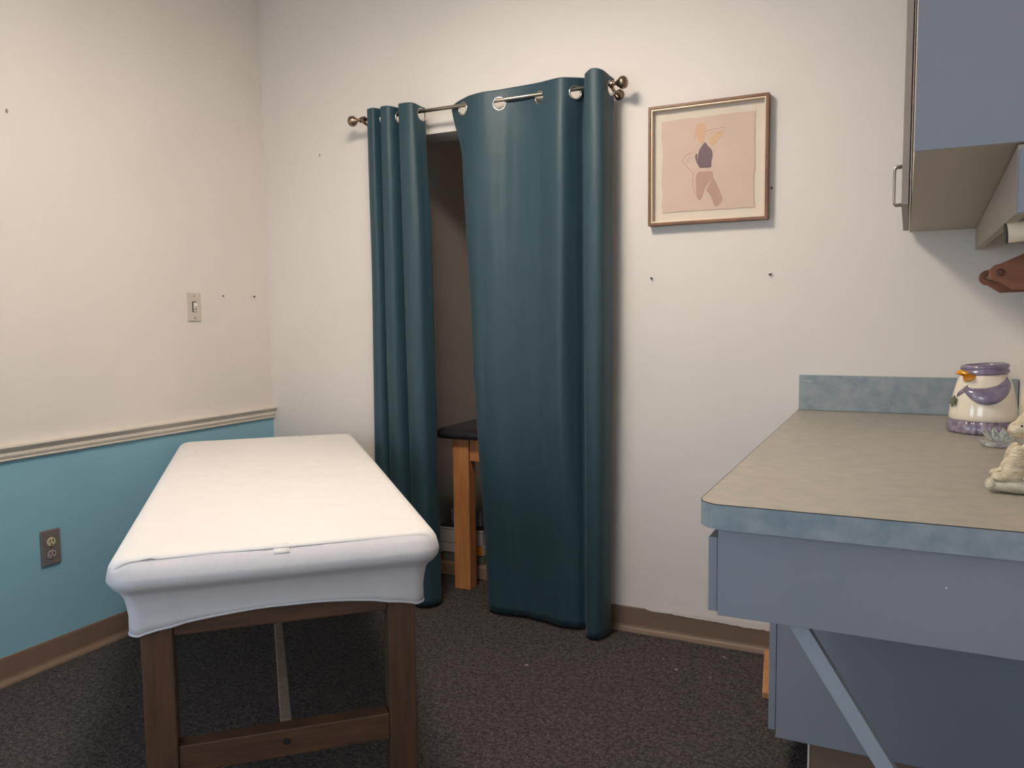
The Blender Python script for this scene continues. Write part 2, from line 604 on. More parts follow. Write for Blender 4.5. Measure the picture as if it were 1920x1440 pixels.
def hem(x, y):
    near = min(y, TL - y) < .12
    if near:
        t = abs(x - TW / 2) / (TW / 2 - .05)
        return .571 + .034 * (1 - min(1, t) ** 2.2)
    t = abs(y - TL / 2) / (TL / 2 - .08)
    return .571 + .03 * (1 - min(1, t) ** 3)


prof = [(.05, .7462), (.035, .7455), (.022, .742), (.011, .735), (.003, .724), (.0, .712), (.0, .700), (.004, .690), (.012, .680),
        (.022, .671), (.029, .661), (.033, .647), (.035, .628)]
# the near end is softer: it slopes further out before it turns under
profn = [(.05, .7462), (.035, .7452), (.022, .7405), (.011, .7340), (.003, .727), (-.003, .719), (-.008, .710), (-.011, .701), (-.009, .692),
         (-.001, .683), (.013, .674), (.024, .662), (.030, .640)]


def soft_ring(a, c):
    ra, rc2 = inset_ring(*a), inset_ring(*c)
    out = []
    for (x0, y0, z0), (x1, y1, z1), (bx, by) in zip(ra, rc2, BASE):
        w = max(0, min(1, (.10 - by) / .10))
        w = w * w * (3 - 2 * w)
        out.append((x0 + (x1 - x0) * w, y0 + (y1 - y0) * w, z0 + (z1 - z0) * w))
    return out


rings = [soft_ring(a, c) for a, c in zip(prof, profn)]
for q in (.33, .66, 1.0):
    rings.append(inset_ring(.036 - .001 * q, lambda x, y, q=q: .628 + (hem(x, y) - .628) * q))
# puckers where the corners are gathered
for ri, r in enumerate(rings[:12]):
    for k, (x, y, z) in enumerate(r):
        d = min(math.hypot(x - cx_, y - .04) for cx_ in (.03, TW - .03))
        g = math.exp(-(d / .05) ** 2) * min(1, ri / 4)
        r[k] = (x, y + .006 * g * noise.noise((x * 60, y * 60, z * 45)), z + .005 * g * noise.noise((x * 55 + 9, y * 55, z * 50)))
# light creases in the skirt by the legs
for ri, r in enumerate(rings):
    for k, (x, y, z) in enumerate(r):
        if ri >= 9:
            amp = .004 * (ri - 8) / 7
            dx = amp * noise.noise((x * 14, y * 14, z * 6))
            if y < .12:
                for lx, s in ((.124, 1), (.598, 1)):
                    dx += -.006 * math.exp(-((x - lx) / .012) ** 2) * (ri - 8) / 7
                r[k] = (x, y + dx, z)
            elif x > .6 or x < .1:
                r[k] = (x + dx, y, z)
mb = tl(ringmesh(rings, cap_lo=True, cap_hi=False))
mb.build('cloth', 'sheet', fs_, smooth=True, solid=.0022)
hemring = [TM @ Vector(p) for p in rings[-1]]
MB().tube(hemring, .0028, 8, closed=True).build('hem', 'sheet', fs_, smooth=True)

# bright cover cloth lying on the top, its end edge just short of the near end
cv = thing('table_cover', 'bright white cover cloth spread over the massage table top', 'cover', (-1.487, 1.092, .745), TH)
sect = [(-.0012, .700), (-.0020, .709), (-.0012, .7165), (.0012, .7260), (.008, .7370), (.019, .7440), (.034, .7477)]
sect = sect + [(.05 + .0131 * q, .7486 + .0006 * q / 24) for q in range(24)] + [(.361, .7492)] + [(TW - a, z) for a, z in sect[::-1]]
rows = []
NBV = 130
for k in range(NBV + 1):
    b = .020 + (TL - .045) * k / NBV
    e = min(b, TL - b)
    rc = .065
    ins = rc - math.sqrt(max(0, rc * rc - (rc - e) ** 2)) if e < rc else 0
    # drop of the pad's rounded end
    drop = 0
    pf_ = profn if b < .5 else prof
    for (i0, z0), (i1, z1) in zip(pf_[:-1], pf_[1:]):
        if i1 <= e <= i0:
            t = (i0 - e) / (i0 - i1)
            drop = .7462 - (z0 + (z1 - z0) * t)
    row = []
    for a, z in sect:
        x = a if abs(a - TW / 2) < .2 else (ins + a * (1 - ins / .361) if a < TW / 2 else TW - (ins + (TW - a) * (1 - ins / .361)))
        zz = z - drop * (1 if z > .735 else .4)
        yy = b
        w_ = max(0, .35 + noise.noise((x * 4, b * 3, 9)))
        if z > .745 and e > .05:
            zz += .0012 * noise.noise((x * 9, b * 5, 2))
            rdg = 1 - abs(noise.noise((x * 11 + b * 2.2, b * 5 - x * 3, 4))) * 6
            zz += .0030 * max(0, rdg) * w_
            rdg = 1 - abs(noise.noise((x * 17 - b * 5, b * 12, 14))) * 5
            zz += .0016 * max(0, rdg) * w_
        if k == 0:
            yy += .004 * noise.noise((x * 7, 5, 1))
        if b < .3 and .05 < a < .2:                       # a crease running in from the near left
            d = abs((x - .09) - (b - .03) * .42)
            zz += .0045 * math.exp(-(d / .010) ** 2) * (1 - b / .3)
        row.append(TM @ Vector((x, yy, zz)))
    rows.append(row)
MB().sheet(rows).build('cloth', 'cover', cv, smooth=True, solid=.0012)
tabp = [[(x, y, z) for x in (.342, .358, .376)] for y, z in ((.034, .7480), (.0215, .7425), (.012, .7368), (.0065, .7322))]
tl(MB().sheet([[Vector(p) for p in r] for r in tabp])).build('tab', 'cover', cv, smooth=True, solid=.0015)

# ------------------------------------------------------------------ curtain rod
RY, RZ = 2.908, 2.108
rod = thing('curtain_rod', 'slim nickel curtain rod with ball finials above the doorway', 'curtain rod', (-1.57, RY, RZ))
MB().tube([(-2.135, RY, RZ), (-.995, RY, RZ)], .0075, 14).build('pole', 'nickel', rod, smooth=True)
fin = [(0.0075, 0), (.0115, .002), (.0115, .008), (.007, .011), (.007, .03), (.010, .034), (.013, .037), (.013, .041),
       (.017, .046), (.0225, .055), (.024, .066), (.0225, .077), (.017, .086), (.009, .091), (0, .0925)]
for x, d in ((-2.13, -1), (-1.0, 1)):
    MB().lathe([(r * .98, h * .72) for r, h in fin], (x, RY, RZ), 24, (d, 0, 0)).build('finial', 'bronze', rod, smooth=True)
for x in (-2.118, -1.0 + .004):
    mb = MB().tube([(x, RY, RZ - .012), (x, RY + .03, RZ - .018), (x, RY + .089, RZ - .018)], .006, 10)
    mb.lathe([(.02, 0), (.02, .005), (.012, .009)], (x, YF - .0005, RZ - .018), 20, (0, -1, 0))
    mb.lathe([(.0135, -.007), (.0135, .007)], (x, RY, RZ), 18, (1, 0, 0))
    mb.build('bracket', 'bronze', rod, smooth=False, bevel=.001)


# ------------------------------------------------------------------ curtains
def crom(pts, n):
    """sample a Catmull-Rom curve through 2-D points at n+1 equal parameter steps per total length"""
    P = [Vector((p[0], p[1])) for p in pts]
    P = [P[0] * 2 - P[1]] + P + [P[-1] * 2 - P[-2]]
    out = []
    m = len(pts) - 1
    for i in range(n + 1):
        u = i / n * m
        k = min(int(u), m - 1)
        t = u - k
        a, b, c, d = P[k], P[k + 1], P[k + 2], P[k + 3]
        out.append(.5 * ((2 * b) + (c - a) * t + (2 * a - 5 * b + 4 * c - d) * t * t + (3 * b - a - 3 * c + d) * t ** 3))
    return out


def curtain(root, keys, ztop, zbot, grom, n=260, seed=0):
    """keys: [(f, path)] paths by fraction of the drop; ztop/zbot: lists over the path; grom: path parameters of the rings"""
    curves = [(f, crom(p, n)) for f, p in keys]
    zt = crom([(i, z) for i, z in enumerate(ztop)], n)
    zb = crom([(i, z) for i, z in enumerate(zbot)], n)
    fr = [i * .0055 / 2.1 for i in range(26)]
    f0 = fr[-1]
    fr += [f0 + (1 - f0) * (i / 80) for i in range(1, 81)]

    def pt(i, f):
        for (fa, ca), (fb, cb) in zip(curves[:-1], curves[1:]):
            if fa <= f <= fb:
                t = (f - fa) / (fb - fa)
                t = t * t * (3 - 2 * t) * .5 + t * .5
                p = ca[i].lerp(cb[i], t)
                break
        z = zt[i].y + (zb[i].y - zt[i].y) * f
        amp = .004 * min(1, f * 4)
        y = p.y + amp * noise.noise((p.x * 16, z * 1.1, seed)) + .5 * amp * noise.noise((p.x * 38, z * 2.2, seed + 4))
        if f > .9:                                        # crumpling at the hem
            y += (f - .9) * .06 * noise.noise((p.x * 22, z * 26, seed + 7))
        return Vector((p.x, y, z))
    # holes for the rings
    rings = []
    for u in grom:
        i = u * n
        k = int(i)
        c = curves[0][1][k].lerp(curves[0][1][k + 1], i - k)
        tg = (curves[0][1][k + 2] - curves[0][1][k - 1]).normalized()
        rings.append((Vector((c.x, c.y, RZ - .0138)), Vector((tg.x, tg.y, 0))))
    grid = [[pt(i, f) for i in range(n + 1)] for f in fr]
    mb = MB()
    vs = [p for r in grid for p in r]
    fs = []
    for a in range(len(fr) - 1):
        for b in range(n):
            c = (grid[a][b] + grid[a + 1][b + 1]) / 2
            if a < 26 and any((c - g).length < .0225 for g, _ in rings):
                continue
            fs.append((a * (n + 1) + b, a * (n + 1) + b + 1, (a + 1) * (n + 1) + b + 1, (a + 1) * (n + 1) + b))
    mb.add(vs, fs)
    mb.build('fabric', 'curtain', root, smooth=True, solid=.0016)
    for c, t in rings:
        g = MB()
        e = Vector((0, 0, 1))
        pts = [c + (t * math.cos(q * math.tau / 32) + e * math.sin(q * math.tau / 32)) * .0248 for q in range(32)]
        g.tube(pts, .0036, 8, closed=True)
        g.build('grommet', 'chrome', root, smooth=True)


lc = thing('curtain', 'narrow teal curtain gathered in three folds left of the doorway', 'curtain', (-1.95, RY, 0))
A = [(-2.074, 2.945), (-2.083, 2.905), (-2.068, 2.866), (-2.035, 2.856), (-2.024, 2.876), (-2.014, 2.914), (-2.007, 2.945),
     (-2.005, 2.95), (-2.012, 2.905), (-2.000, 2.866), (-1.965, 2.856), (-1.945, 2.874), (-1.933, 2.912), (-1.924, 2.945),
     (-1.924, 2.95), (-1.922, 2.908), (-1.908, 2.864), (-1.872, 2.852), (-1.836, 2.862), (-1.826, 2.908), (-1.822, 2.93), (-1.834, 2.948)]
B = [(-2.078, 2.945), (-2.085, 2.91), (-2.07, 2.872), (-2.04, 2.862), (-2.026, 2.874), (-2.015, 2.91), (-2.008, 2.938),
     (-2.008, 2.94), (-2.012, 2.905), (-1.996, 2.866), (-1.96, 2.858), (-1.943, 2.872), (-1.93, 2.91), (-1.922, 2.938),
     (-1.922, 2.94), (-1.918, 2.908), (-1.9, 2.866), (-1.86, 2.852), (-1.82, 2.868), (-1.806, 2.905), (-1.80, 2.93), (-1.81, 2.95)]
Cb = [(-2.09, 2.95), (-2.094, 2.915), (-2.08, 2.872), (-2.05, 2.86), (-2.02, 2.872), (-2.008, 2.9), (-2.005, 2.93),
      (-2.01, 2.94), (-2.012, 2.905), (-1.99, 2.862), (-1.955, 2.852), (-1.925, 2.866), (-1.905, 2.9), (-1.9, 2.93),
      (-1.905, 2.94), (-1.9, 2.908), (-1.88, 2.868), (-1.84, 2.852), (-1.805, 2.868), (-1.79, 2.905), (-1.787, 2.93), (-1.80, 2.95)]
curtain(lc, [(0, A), (.3, B), (1, Cb)], [2.148, 2.142, 2.136, 2.136, 2.138, 2.14, 2.14, 2.144, 2.142, 2.138, 2.136, 2.135, 2.135, 2.135, 2.142, 2.142, 2.138, 2.136, 2.134, 2.128, 2.126, 2.126],
        [.016] * 22, [5 / 21, 12 / 21, 19 / 21], seed=3)

rc_ = thing('curtain', 'wide teal curtain drawn across the right part of the doorway', 'curtain', (-1.3, RY, 0))
A = [(-1.700, 2.942), (-1.668, 2.926), (-1.627, 2.908), (-1.585, 2.892), (-1.525, 2.889), (-1.462, 2.908), (-1.425, 2.920), (-1.375, 2.924),
     (-1.325, 2.920), (-1.287, 2.908), (-1.25, 2.890), (-1.185, 2.872), (-1.139, 2.908), (-1.118, 2.940), (-1.106, 2.938), (-1.094, 2.89),
     (-1.076, 2.848), (-1.045, 2.832), (-1.012, 2.848), (-1.000, 2.908), (-.995, 2.935), (-1.006, 2.955)]
B = [(-1.645, 2.93), (-1.63, 2.915), (-1.6, 2.90), (-1.565, 2.892), (-1.515, 2.892), (-1.462, 2.905), (-1.425, 2.909), (-1.375, 2.910),
     (-1.325, 2.904), (-1.285, 2.894), (-1.235, 2.876), (-1.180, 2.866), (-1.145, 2.908), (-1.125, 2.942), (-1.108, 2.940), (-1.097, 2.892),
     (-1.080, 2.852), (-1.045, 2.836), (-1.012, 2.85), (-1.000, 2.90), (-.997, 2.93), (-1.008, 2.95)]
Bm = [(-1.612, 2.928), (-1.60, 2.915), (-1.575, 2.90), (-1.54, 2.893), (-1.495, 2.892), (-1.45, 2.902), (-1.41, 2.907), (-1.365, 2.907),
      (-1.315, 2.90), (-1.275, 2.892), (-1.235, 2.876), (-1.185, 2.868), (-1.148, 2.91), (-1.126, 2.942), (-1.109, 2.940), (-1.097, 2.892),
      (-1.080, 2.852), (-1.045, 2.838), (-1.012, 2.85), (-1.000, 2.90), (-.998, 2.93), (-1.01, 2.95)]
Cb = [(-1.562, 2.945), (-1.548, 2.935), (-1.53, 2.926), (-1.50, 2.922), (-1.455, 2.924), (-1.415, 2.930), (-1.38, 2.934), (-1.34, 2.928),
      (-1.30, 2.918), (-1.26, 2.908), (-1.22, 2.900), (-1.175, 2.903), (-1.14, 2.912), (-1.12, 2.925), (-1.108, 2.922), (-1.096, 2.885),
      (-1.080, 2.850), (-1.05, 2.838), (-1.022, 2.855), (-1.008, 2.90), (-1.008, 2.93), (-1.018, 2.95)]
curtain(rc_, [(0, A), (.1, B), (.45, Bm), (1, Cb)],
        [2.118, 2.128, 2.134, 2.138, 2.143, 2.148, 2.153, 2.155, 2.155, 2.153, 2.150, 2.148, 2.151, 2.155, 2.155, 2.149, 2.142, 2.151, 2.146, 2.136, 2.132, 2.132],
        [.03, .022, .018, .016, .016, .016, .016, .016, .016, .016, .014, .014, .014, .014, .014, .012, .010, .010, .012, .014, .014, .016],
        [2 / 21, 5 / 21, 9 / 21, 12 / 21, 19 / 21], seed=11)

# ------------------------------------------------------------------ framed picture
px0, px1, pz0, pz1 = -.873, -.441, 1.586, 2.021
pf = thing('framed_picture', 'bronze framed print of an abstract standing figure on blush paper', 'picture', (-.657, YF, 1.586))


def frame_ring(x0, x1, z0, z1, w, ya, yb):
    mb = MB()
    o = [(x0, z0), (x1, z0), (x1, z1), (x0, z1)]
    i = [(x0 + w, z0 + w), (x1 - w, z0 + w), (x1 - w, z1 - w), (x0 + w, z1 - w)]
    vs = [(x, ya, z) for x, z in o] + [(x, ya, z) for x, z in i] + [(x, yb, z) for x, z in o] + [(x, yb, z) for x, z in i]
    fs = []
    for k in range(4):
        j = (k + 1) % 4
        fs += [(k, j, 4 + j, 4 + k), (8 + k, 12 + k, 12 + j, 8 + j), (k, 8 + k, 8 + j, j), (4 + k, 4 + j, 12 + j, 12 + k)]
    return mb.add(vs, fs)


frame_ring(px0, px1, pz0, pz1, .010, YF - .036, YF - .001).build('frame', 'frame', pf, bevel=.0015)
frame_ring(px0 + .0102, px1 - .0102, pz0 + .0102, pz1 - .0102, .0055, YF - .033, YF - .006).build('liner', 'liner', pf, bevel=.001)
bd = box('mount_board', 'mount', px0 + .012, px1 - .012, YF - .010, YF - .005, pz0 + .012, pz1 - .012, pf)


def deckle():
    x0, x1, z0, z1 = -.826, -.491, 1.634, 1.969
    pts = []
    n = 60
    for k in range(n):
        t = k / n
        pts.append((x0 + (x1 - x0) * t, z0))
    for k in range(n):
        pts.append((x1, z0 + (z1 - z0) * k / n))
    for k in range(n):
        pts.append((x1 + (x0 - x1) * k / n, z1))
    for k in range(n):
        pts.append((x0, z1 + (z0 - z1) * k / n))
    return [(x + .004 * noise.noise((x * 20, z * 20, 1)) + .002 * noise.noise((x * 60, z * 60, 2)),
             z + .004 * noise.noise((x * 20, z * 20, 5)) + .002 * noise.noise((x * 60, z * 60, 6))) for x, z in pts]


def flat(name, m, pts, y, th, parent):
    return MB().prism([(x, y, z) for x, z in pts], (0, th, 0)).build(name, m, parent)


def smooth_loop(pts, n=8):
    P = [Vector(p) for p in pts]
    k = len(P)
    out = []
    for i in range(k):
        a, b, c, d = P[i - 1], P[i], P[(i + 1) % k], P[(i + 2) % k]
        for q in range(n):
            t = q / n
            p = .5 * ((2 * b) + (c - a) * t + (2 * a - 5 * b + 4 * c - d) * t * t + (3 * b - a - 3 * c + d) * t ** 3)
            out.append((p.x, p.y))
    return out


def cp(cx, cy):                              # position inside the picture from the sketch grid (bilinear over the sheet)
    # the sheet's corners on that grid
    tlc, trc, brc, blc = Vector((280, 395)), Vector((1055, 305)), Vector((1055, 1100)), Vector((290, 1160))
    s = (cx - 282) / (1055 - 282)
    yt = 395 + (305 - 395) * s
    yb = 1160 + (1100 - 1160) * s
    t = (cy - yt) / (yb - yt)
    s2 = s * (1 - .08 * (1 - s))
    return (-.822 + (.334) * s2, 1.966 - .330 * t)


def loop(name, m, pts, y, parent):
    return flat(name, m, smooth_loop([cp(*p) for p in pts]), y, .0006, parent)


pp = flat('print', 'paper', deckle(), YF - .0125, .0018, pf)
yy = YF - .0133
loop('head', 'ink_sand', [(612, 400), (650, 412), (662, 460), (650, 520), (640, 565), (615, 562), (585, 520), (575, 450)], yy, pp)
loop('raised_arm', 'ink_sand', [(800, 460), (795, 500), (745, 560), (715, 585), (695, 560), (700, 530), (745, 490)], yy, pp)
loop('top_garment', 'ink_grey', [(655, 563), (680, 590), (712, 625), (720, 670), (710, 730), (708, 768), (660, 776), (610, 772), (596, 720), (600, 660), (618, 610)], yy, pp)
loop('top_garment', 'ink_grey', [(588, 655), (592, 700), (598, 750), (582, 720), (573, 680)], yy, pp)
loop('leg_shape', 'ink_rose', [(600, 815), (650, 806), (715, 806), (722, 850), (690, 900), (655, 960), (632, 1030), (608, 1050), (586, 1010), (580, 900), (582, 850)], yy, pp)
loop('leg_shape', 'ink_rose', [(724, 858), (750, 900), (785, 980), (803, 1040), (780, 1085), (745, 1102), (725, 1060), (700, 1000), (672, 970), (700, 905)], yy, pp)
for pts in ([(660, 470), (740, 445), (822, 435), (800, 470), (690, 488)], [(540, 650), (490, 672), (455, 715), (500, 765), (545, 815)],
            [(560, 810), (552, 880), (558, 940), (572, 1000)], [(572, 500), (568, 540)], [(520, 690), (505, 715), (515, 735)]):
    MB().tube([(x, yy + .0004, z) for x, z in (cp(*p) for p in pts)], .0007, 6).build('drawn_line', 'ink_line', pp)

# ------------------------------------------------------------------ switch, outlet, nails, scars
sw = thing('light_switch', 'ivory toggle light switch on the white wall above the chair rail', 'light switch', (XL, 2.536, 1.252))
box('wall_plate', 'plate_w', XL + .0006, XL + .006, 2.5, 2.572, 1.250, 1.372, sw, bevel=.002)
fr = box('toggle_frame', 'black', XL + .0062, XL + .0068, 2.523, 2.546, 1.289, 1.334, sw)
MB().prism([(XL + .0069, 2.5275, 1.3), (XL + .017, 2.5275, 1.315), (XL + .017, 2.5275, 1.326), (XL + .0069, 2.5275, 1.331)], (0, .016, 0)).build('toggle', 'white_toggle', sw, bevel=.001)
box('toggle_seat', 'white_toggle', XL + .0069, XL + .0085, 2.5275, 2.5435, 1.291, 1.2985, sw)
for z in (1.358, 1.264):
    MB().lathe([(.0035, 0), (.0035, .001), (.0015, .0018)], (XL + .0062, 2.536, z), 12, (1, 0, 0)).build('screw', 'nickel', sw)

ol = thing('electrical_outlet', 'grey brown electrical outlet on the blue wall left of the table', 'outlet', (XL, 1.829, .372))
MB().box(XL + .0006, XL + .009, 1.792, 1.866, .372, .503).build('wall_plate', 'plate_g', ol, bevel=.0055, seg=2)
for z, m in ((.458, 'socket'), (.412, 'socket2')):
    so = MB().lathe([(.0165, 0), (.0165, .002), (.0145, .003)], (XL + .009, 1.829, z), 24, (1, 0, 0)).build('socket', m, ol)
    for dy in (-.0065, .0065):
        box('slot', 'black', XL + .0121, XL + .0127, 1.829 + dy - .0016, 1.829 + dy + .0016, z - .001, z + .009, so)
    MB().tube([(XL + .0121, 1.829, z - .009), (XL + .0127, 1.829, z - .009)], .003, 10).build('slot', 'black', so)
MB().lathe([(.003, 0), (.003, .001)], (XL + .0092, 1.829, .435), 10, (1, 0, 0)).build('screw', 'nickel', ol)


def nail_far(x, z, label, r=.004, bent=False):
    mb = MB().lathe([(r * .6, 0), (r * .6, .006), (r, .006), (r, .0075), (r * .5, .009)], (x, YF - .0003, z), 12, (0, -1, 0))
    if bent:
        mb.tube([(x, YF - .006, z), (x + .008, YF - .008, z + .003)], .0016, 8)
    return tag(mb.build('nail', 'nail', base=(x, YF, z)), label, 'nail')


nail_far(-.867, 1.393, 'dark nail in the far wall below the picture, nearer the curtain')
nail_far(-.434, 1.393, 'bent dark nail in the far wall below the picture, nearer the cabinet', bent=True)
nail_far(-.4325, 1.696, 'dark nail just right of the picture frame, low by its side', .0036)
for y, z, r, l in ((2.705, 1.362, .003, 'faint nail on the left wall right of the light switch'),
                   (2.898, 1.363, .0036, 'dark nail on the left wall close to the room corner')):
    mb = MB().lathe([(r * .6, 0), (r * .6, .004), (r, .004), (r, .006), (r * .4, .007)], (XL + .0003, y, z), 12, (1, 0, 0))
    tag(mb.build('nail', 'nail', base=(XL, y, z)), l, 'nail')
mb = MB().ball((XL + .001, 1.768, 1.971), (.002, .005, .0075), 10)
tag(mb.build('plaster_chip', 'plaster', base=(XL, 1.768, 1.971)), 'small chip in the plaster high on the left wall', 'wall chip')
mb = MB().ball((-2.436, YF - .001, 2.004), (.004, .0018, .005), 10)
tag(mb.build('plaster_chip', 'plaster', base=(-2.436, YF, 2.004)), 'tiny plaster chip on the far wall left of the curtain rod', 'wall chip')

# ------------------------------------------------------------------ counter
CX0, CX1, CYN, CYF, CZ = -.327, XR - .003, 1.424, YF - .002, .914
ct = thing('countertop', 'stone patterned laminate countertop along the right wall', 'countertop', (0, 2.2, CZ - .046))


def top_outline(d=0.0, r=.045):
    pts = [(CX1, CYF), (CX0 - d, CYF)]
    for k in range(9):
        a = math.radians(180 + 90 * k / 8)
        pts.append((CX0 + r + (r + d) * math.cos(a), CYN + r + (r + d) * math.sin(a)))
    pts.append((CX1, CYN - d))
    return pts


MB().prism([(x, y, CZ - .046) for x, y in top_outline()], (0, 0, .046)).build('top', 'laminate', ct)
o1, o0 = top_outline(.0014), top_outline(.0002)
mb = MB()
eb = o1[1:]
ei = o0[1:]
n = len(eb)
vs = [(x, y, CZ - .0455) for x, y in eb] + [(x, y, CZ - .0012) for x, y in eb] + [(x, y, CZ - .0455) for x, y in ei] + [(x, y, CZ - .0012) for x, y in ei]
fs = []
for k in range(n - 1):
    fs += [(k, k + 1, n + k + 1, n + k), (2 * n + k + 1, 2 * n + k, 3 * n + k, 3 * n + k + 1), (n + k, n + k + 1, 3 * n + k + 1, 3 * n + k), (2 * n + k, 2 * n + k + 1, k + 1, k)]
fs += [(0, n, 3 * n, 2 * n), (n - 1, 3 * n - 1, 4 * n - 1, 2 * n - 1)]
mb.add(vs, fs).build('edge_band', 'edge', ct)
MB().tube([(x, y, CZ - .0006) for x, y in top_outline(.0008)[1:]], .0009, 6).build('seam', 'seam', ct)
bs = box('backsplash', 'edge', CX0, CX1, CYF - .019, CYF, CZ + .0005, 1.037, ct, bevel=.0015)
box('scratch', 'cover', -.313, -.285, CYF - .0198, CYF - .0192, 1.0165, 1.0178, bs)

# hanging drawer unit at the near end
dr = thing('drawer_cabinet', 'blue grey drawer unit hung under the near end of the counter', 'drawer unit', (0, 1.8, .70))
box('body', 'blue_lam', -.294, CX1, 1.448, 2.17, .702, CZ - .047, dr, bevel=.0012)
box('drawer', 'blue_lam', -.3125, -.2955, 1.455, 2.165, .706, .845, dr, bevel=.0015)
MB().ball((.073, 1.4475, .805), (.0016, .0008, .0016), 8).build('screw_cover', 'white_toggle', dr)

# base cabinet at the far end
bc = thing('base_cabinet', 'grey laminate base cabinet standing under the far half of the counter', 'cabinet', (0, 2.6, 0))
box('body', 'blue_lam', -.286, CX1, 2.2, CYF - .025, .1, CZ - .047, bc, bevel=.0012)
box('door', 'blue_lam', -.306, -.2875, 2.203, 2.585, .118, .845, bc, bevel=.0015)
box('door', 'blue_lam', -.306, -.2875, 2.592, CYF - .028, .118, .845, bc, bevel=.0015)
tk = box('toe_kick', 'cove', -.198, CX1, 2.21, CYF - .028, 0, .0995, bc)
box('kick_edge', 'rail', -.2035, -.1985, 2.207, 2.4, 0, .099, tk)

# sloping brace under the drawer unit
a, b = Vector((-.187, 1.50, .7015)), Vector((.261, 1.50, 0.0))
w2 = Vector((.034, 0, 0))
mb = MB().prism([a, a + w2, b + w2, b], (0, .022, 0))
tag(mb.build('brace', 'pale_lam', bevel=.001), 'sloping blue grey brace from the drawer unit down to the floor', 'brace')

mb = MB()
P0 = [(-.432, 2.985, 0), (-.375, 2.985, 0), (-.305, 2.64, 0), (-.385, 2.63, 0)]
mb.prism(P0, (0, 0, .018))
tag(mb.build('wood_board', 'rawwood', bevel=.001), 'raw wood board lying on the carpet beside the base cabinet', 'board')

# ------------------------------------------------------------------ upper cabinet
uc = thing('wall_cabinet', 'grey wall cabinet high on the right above the counter', 'cabinet', (.17, 2.3, 1.519))
UX0, UY0, UZ0, UZ1 = .008, 1.526, 1.519, 2.45
box('body', 'beige_lam', UX0 + .0012, CX1, UY0 + .006, CYF, UZ0, UZ1, uc)
box('end_panel', 'blue_lam', UX0, CX1, UY0, UY0 + .0055, UZ0 + .0005, UZ1, uc)
d = MB()
zz0 = UZ0 + .001
d.prism([(-.0135, 2.255, zz0), (.0025, 2.255, zz0), (.0065, CYF - .035, zz0), (-.0105, CYF - .035, zz0)], (0, 0, UZ1 - zz0))
dd = d.build('door', 'taupe', uc, bevel=.001)
h = MB()
for yo in (2.275, 2.262):
    pass
hz0, hz1, hy = 1.523, 1.618, 2.275
for dy in (0, .022):
    h.tube([(-.0135, hy + dy, hz0), (-.026, hy + dy, hz0), (-.030, hy + dy, hz0 + .004), (-.031, hy + dy, hz0 + .012), (-.031, hy + dy, hz1 - .012), (-.030, hy + dy, hz1 - .004),
            (-.026, hy + dy, hz1), (-.0135, hy + dy, hz1)], .0032, 8)
h.build('handle', 'nickel', dd, smooth=True)

ub = thing('under_cabinet_box', 'beige box with a blue grey front fixed beneath the wall cabinet', 'box', (.25, 2.3, 1.43))
mb = MB()
mb.add([(.157, 1.535, 1.407), (.175, 1.535, 1.407), (.218, CYF, 1.452), (.2, CYF, 1.452),
        (.157, 1.535, 1.5165), (.175, 1.535, 1.5165), (.218, CYF, 1.5165), (.2, CYF, 1.5165)],
       [(3, 2, 1, 0), (4, 5, 6, 7), (0, 1, 5, 4), (1, 2, 6, 5), (2, 3, 7, 6), (3, 0, 4, 7)])
mb.build('side_panel', 'beige_lam', ub)
box('front_panel', 'blue_lam', .159, CX1, 1.527, 1.5345, 1.408, 1.508, ub, bevel=.0008)
box('bottom_panel', 'beige_lam', .22, CX1, 1.54, 2.0, 1.43, 1.44, ub)
mb = MB().tube([(.150, 1.60, 1.382), (.33, 1.60, 1.40)], .0165, 24)
rl = tag(mb.build('roller', 'cream', smooth=False, bevel=.002), 'cream roller end under the box below the wall cabinet', 'roller')
MB().lathe([(.0168, 0), (.0172, .0005), (.0172, .0025), (.0168, .003)], (.1495, 1.60, 1.38195), 24, (.18, 0, .018)).build('end_ring', 'seam', rl)

# wooden paper towel holder on the right wall
ph = thing('towel_holder', 'reddish brown wooden towel holder on the wall over the counter', 'towel holder', (XR, 2.45, 1.34))


def arm(y, zc):
    pts = []
    for k in range(13):
        a = math.radians(90 + 180 * k / 12)
        pts.append((.205 + .021 * math.cos(a), zc + .021 * math.sin(a)))
    pts += [(.235, zc - .042), (XR - .012, zc - .040), (XR - .012, zc + .062), (.262, zc + .048)]
    return MB().prism([(x, y, z) for x, z in pts], (0, .018, 0))


for y, zc in ((2.28, 1.345), (2.58, 1.345)):
    ar = arm(y, zc).build('arm', 'terra', ph, bevel=.002)
    MB().lathe([(.009, 0), (.009, .002), (.006, .003)], (.207, y - .0002, zc + .001), 16, (0, -1, 0)).build('dowel_end', 'dowel', ar)
box('back_board', 'terra', XR - .0118, XR - .001, 2.26, 2.62, 1.29, 1.42, ph, bevel=.002)
MB().tube([(.207, 2.298, 1.345), (.207, 2.58, 1.345)], .008, 12).build('dowel', 'terra', ph, smooth=True)

# ------------------------------------------------------------------ ceramic goose jar without its lid
JX, JY = .207, 2.60
jar = thing('ceramic_jar', 'lidless cream ceramic jar with lilac wing and orange beak on the counter', 'jar', (JX, JY, CZ))
JR = [(.084, .036), (.0865, .042), (.086, .055), (.083, .075), (.079, .095), (.074, .118), (.068, .140), (.062, .155), (.058, .163), (.055, .166), (.050, .166),
      (.050, .158), (.060, .12), (.07, .06), (.06, .042), (0, .04)]
MB().lathe(JR, (JX, JY, CZ), 48).build('body', 'ceramic', jar, smooth=True)


def ruffle(a, r, h):
    return (r * (1 + .018 * math.sin(26 * a) + .008 * math.sin(11 * a)), h)


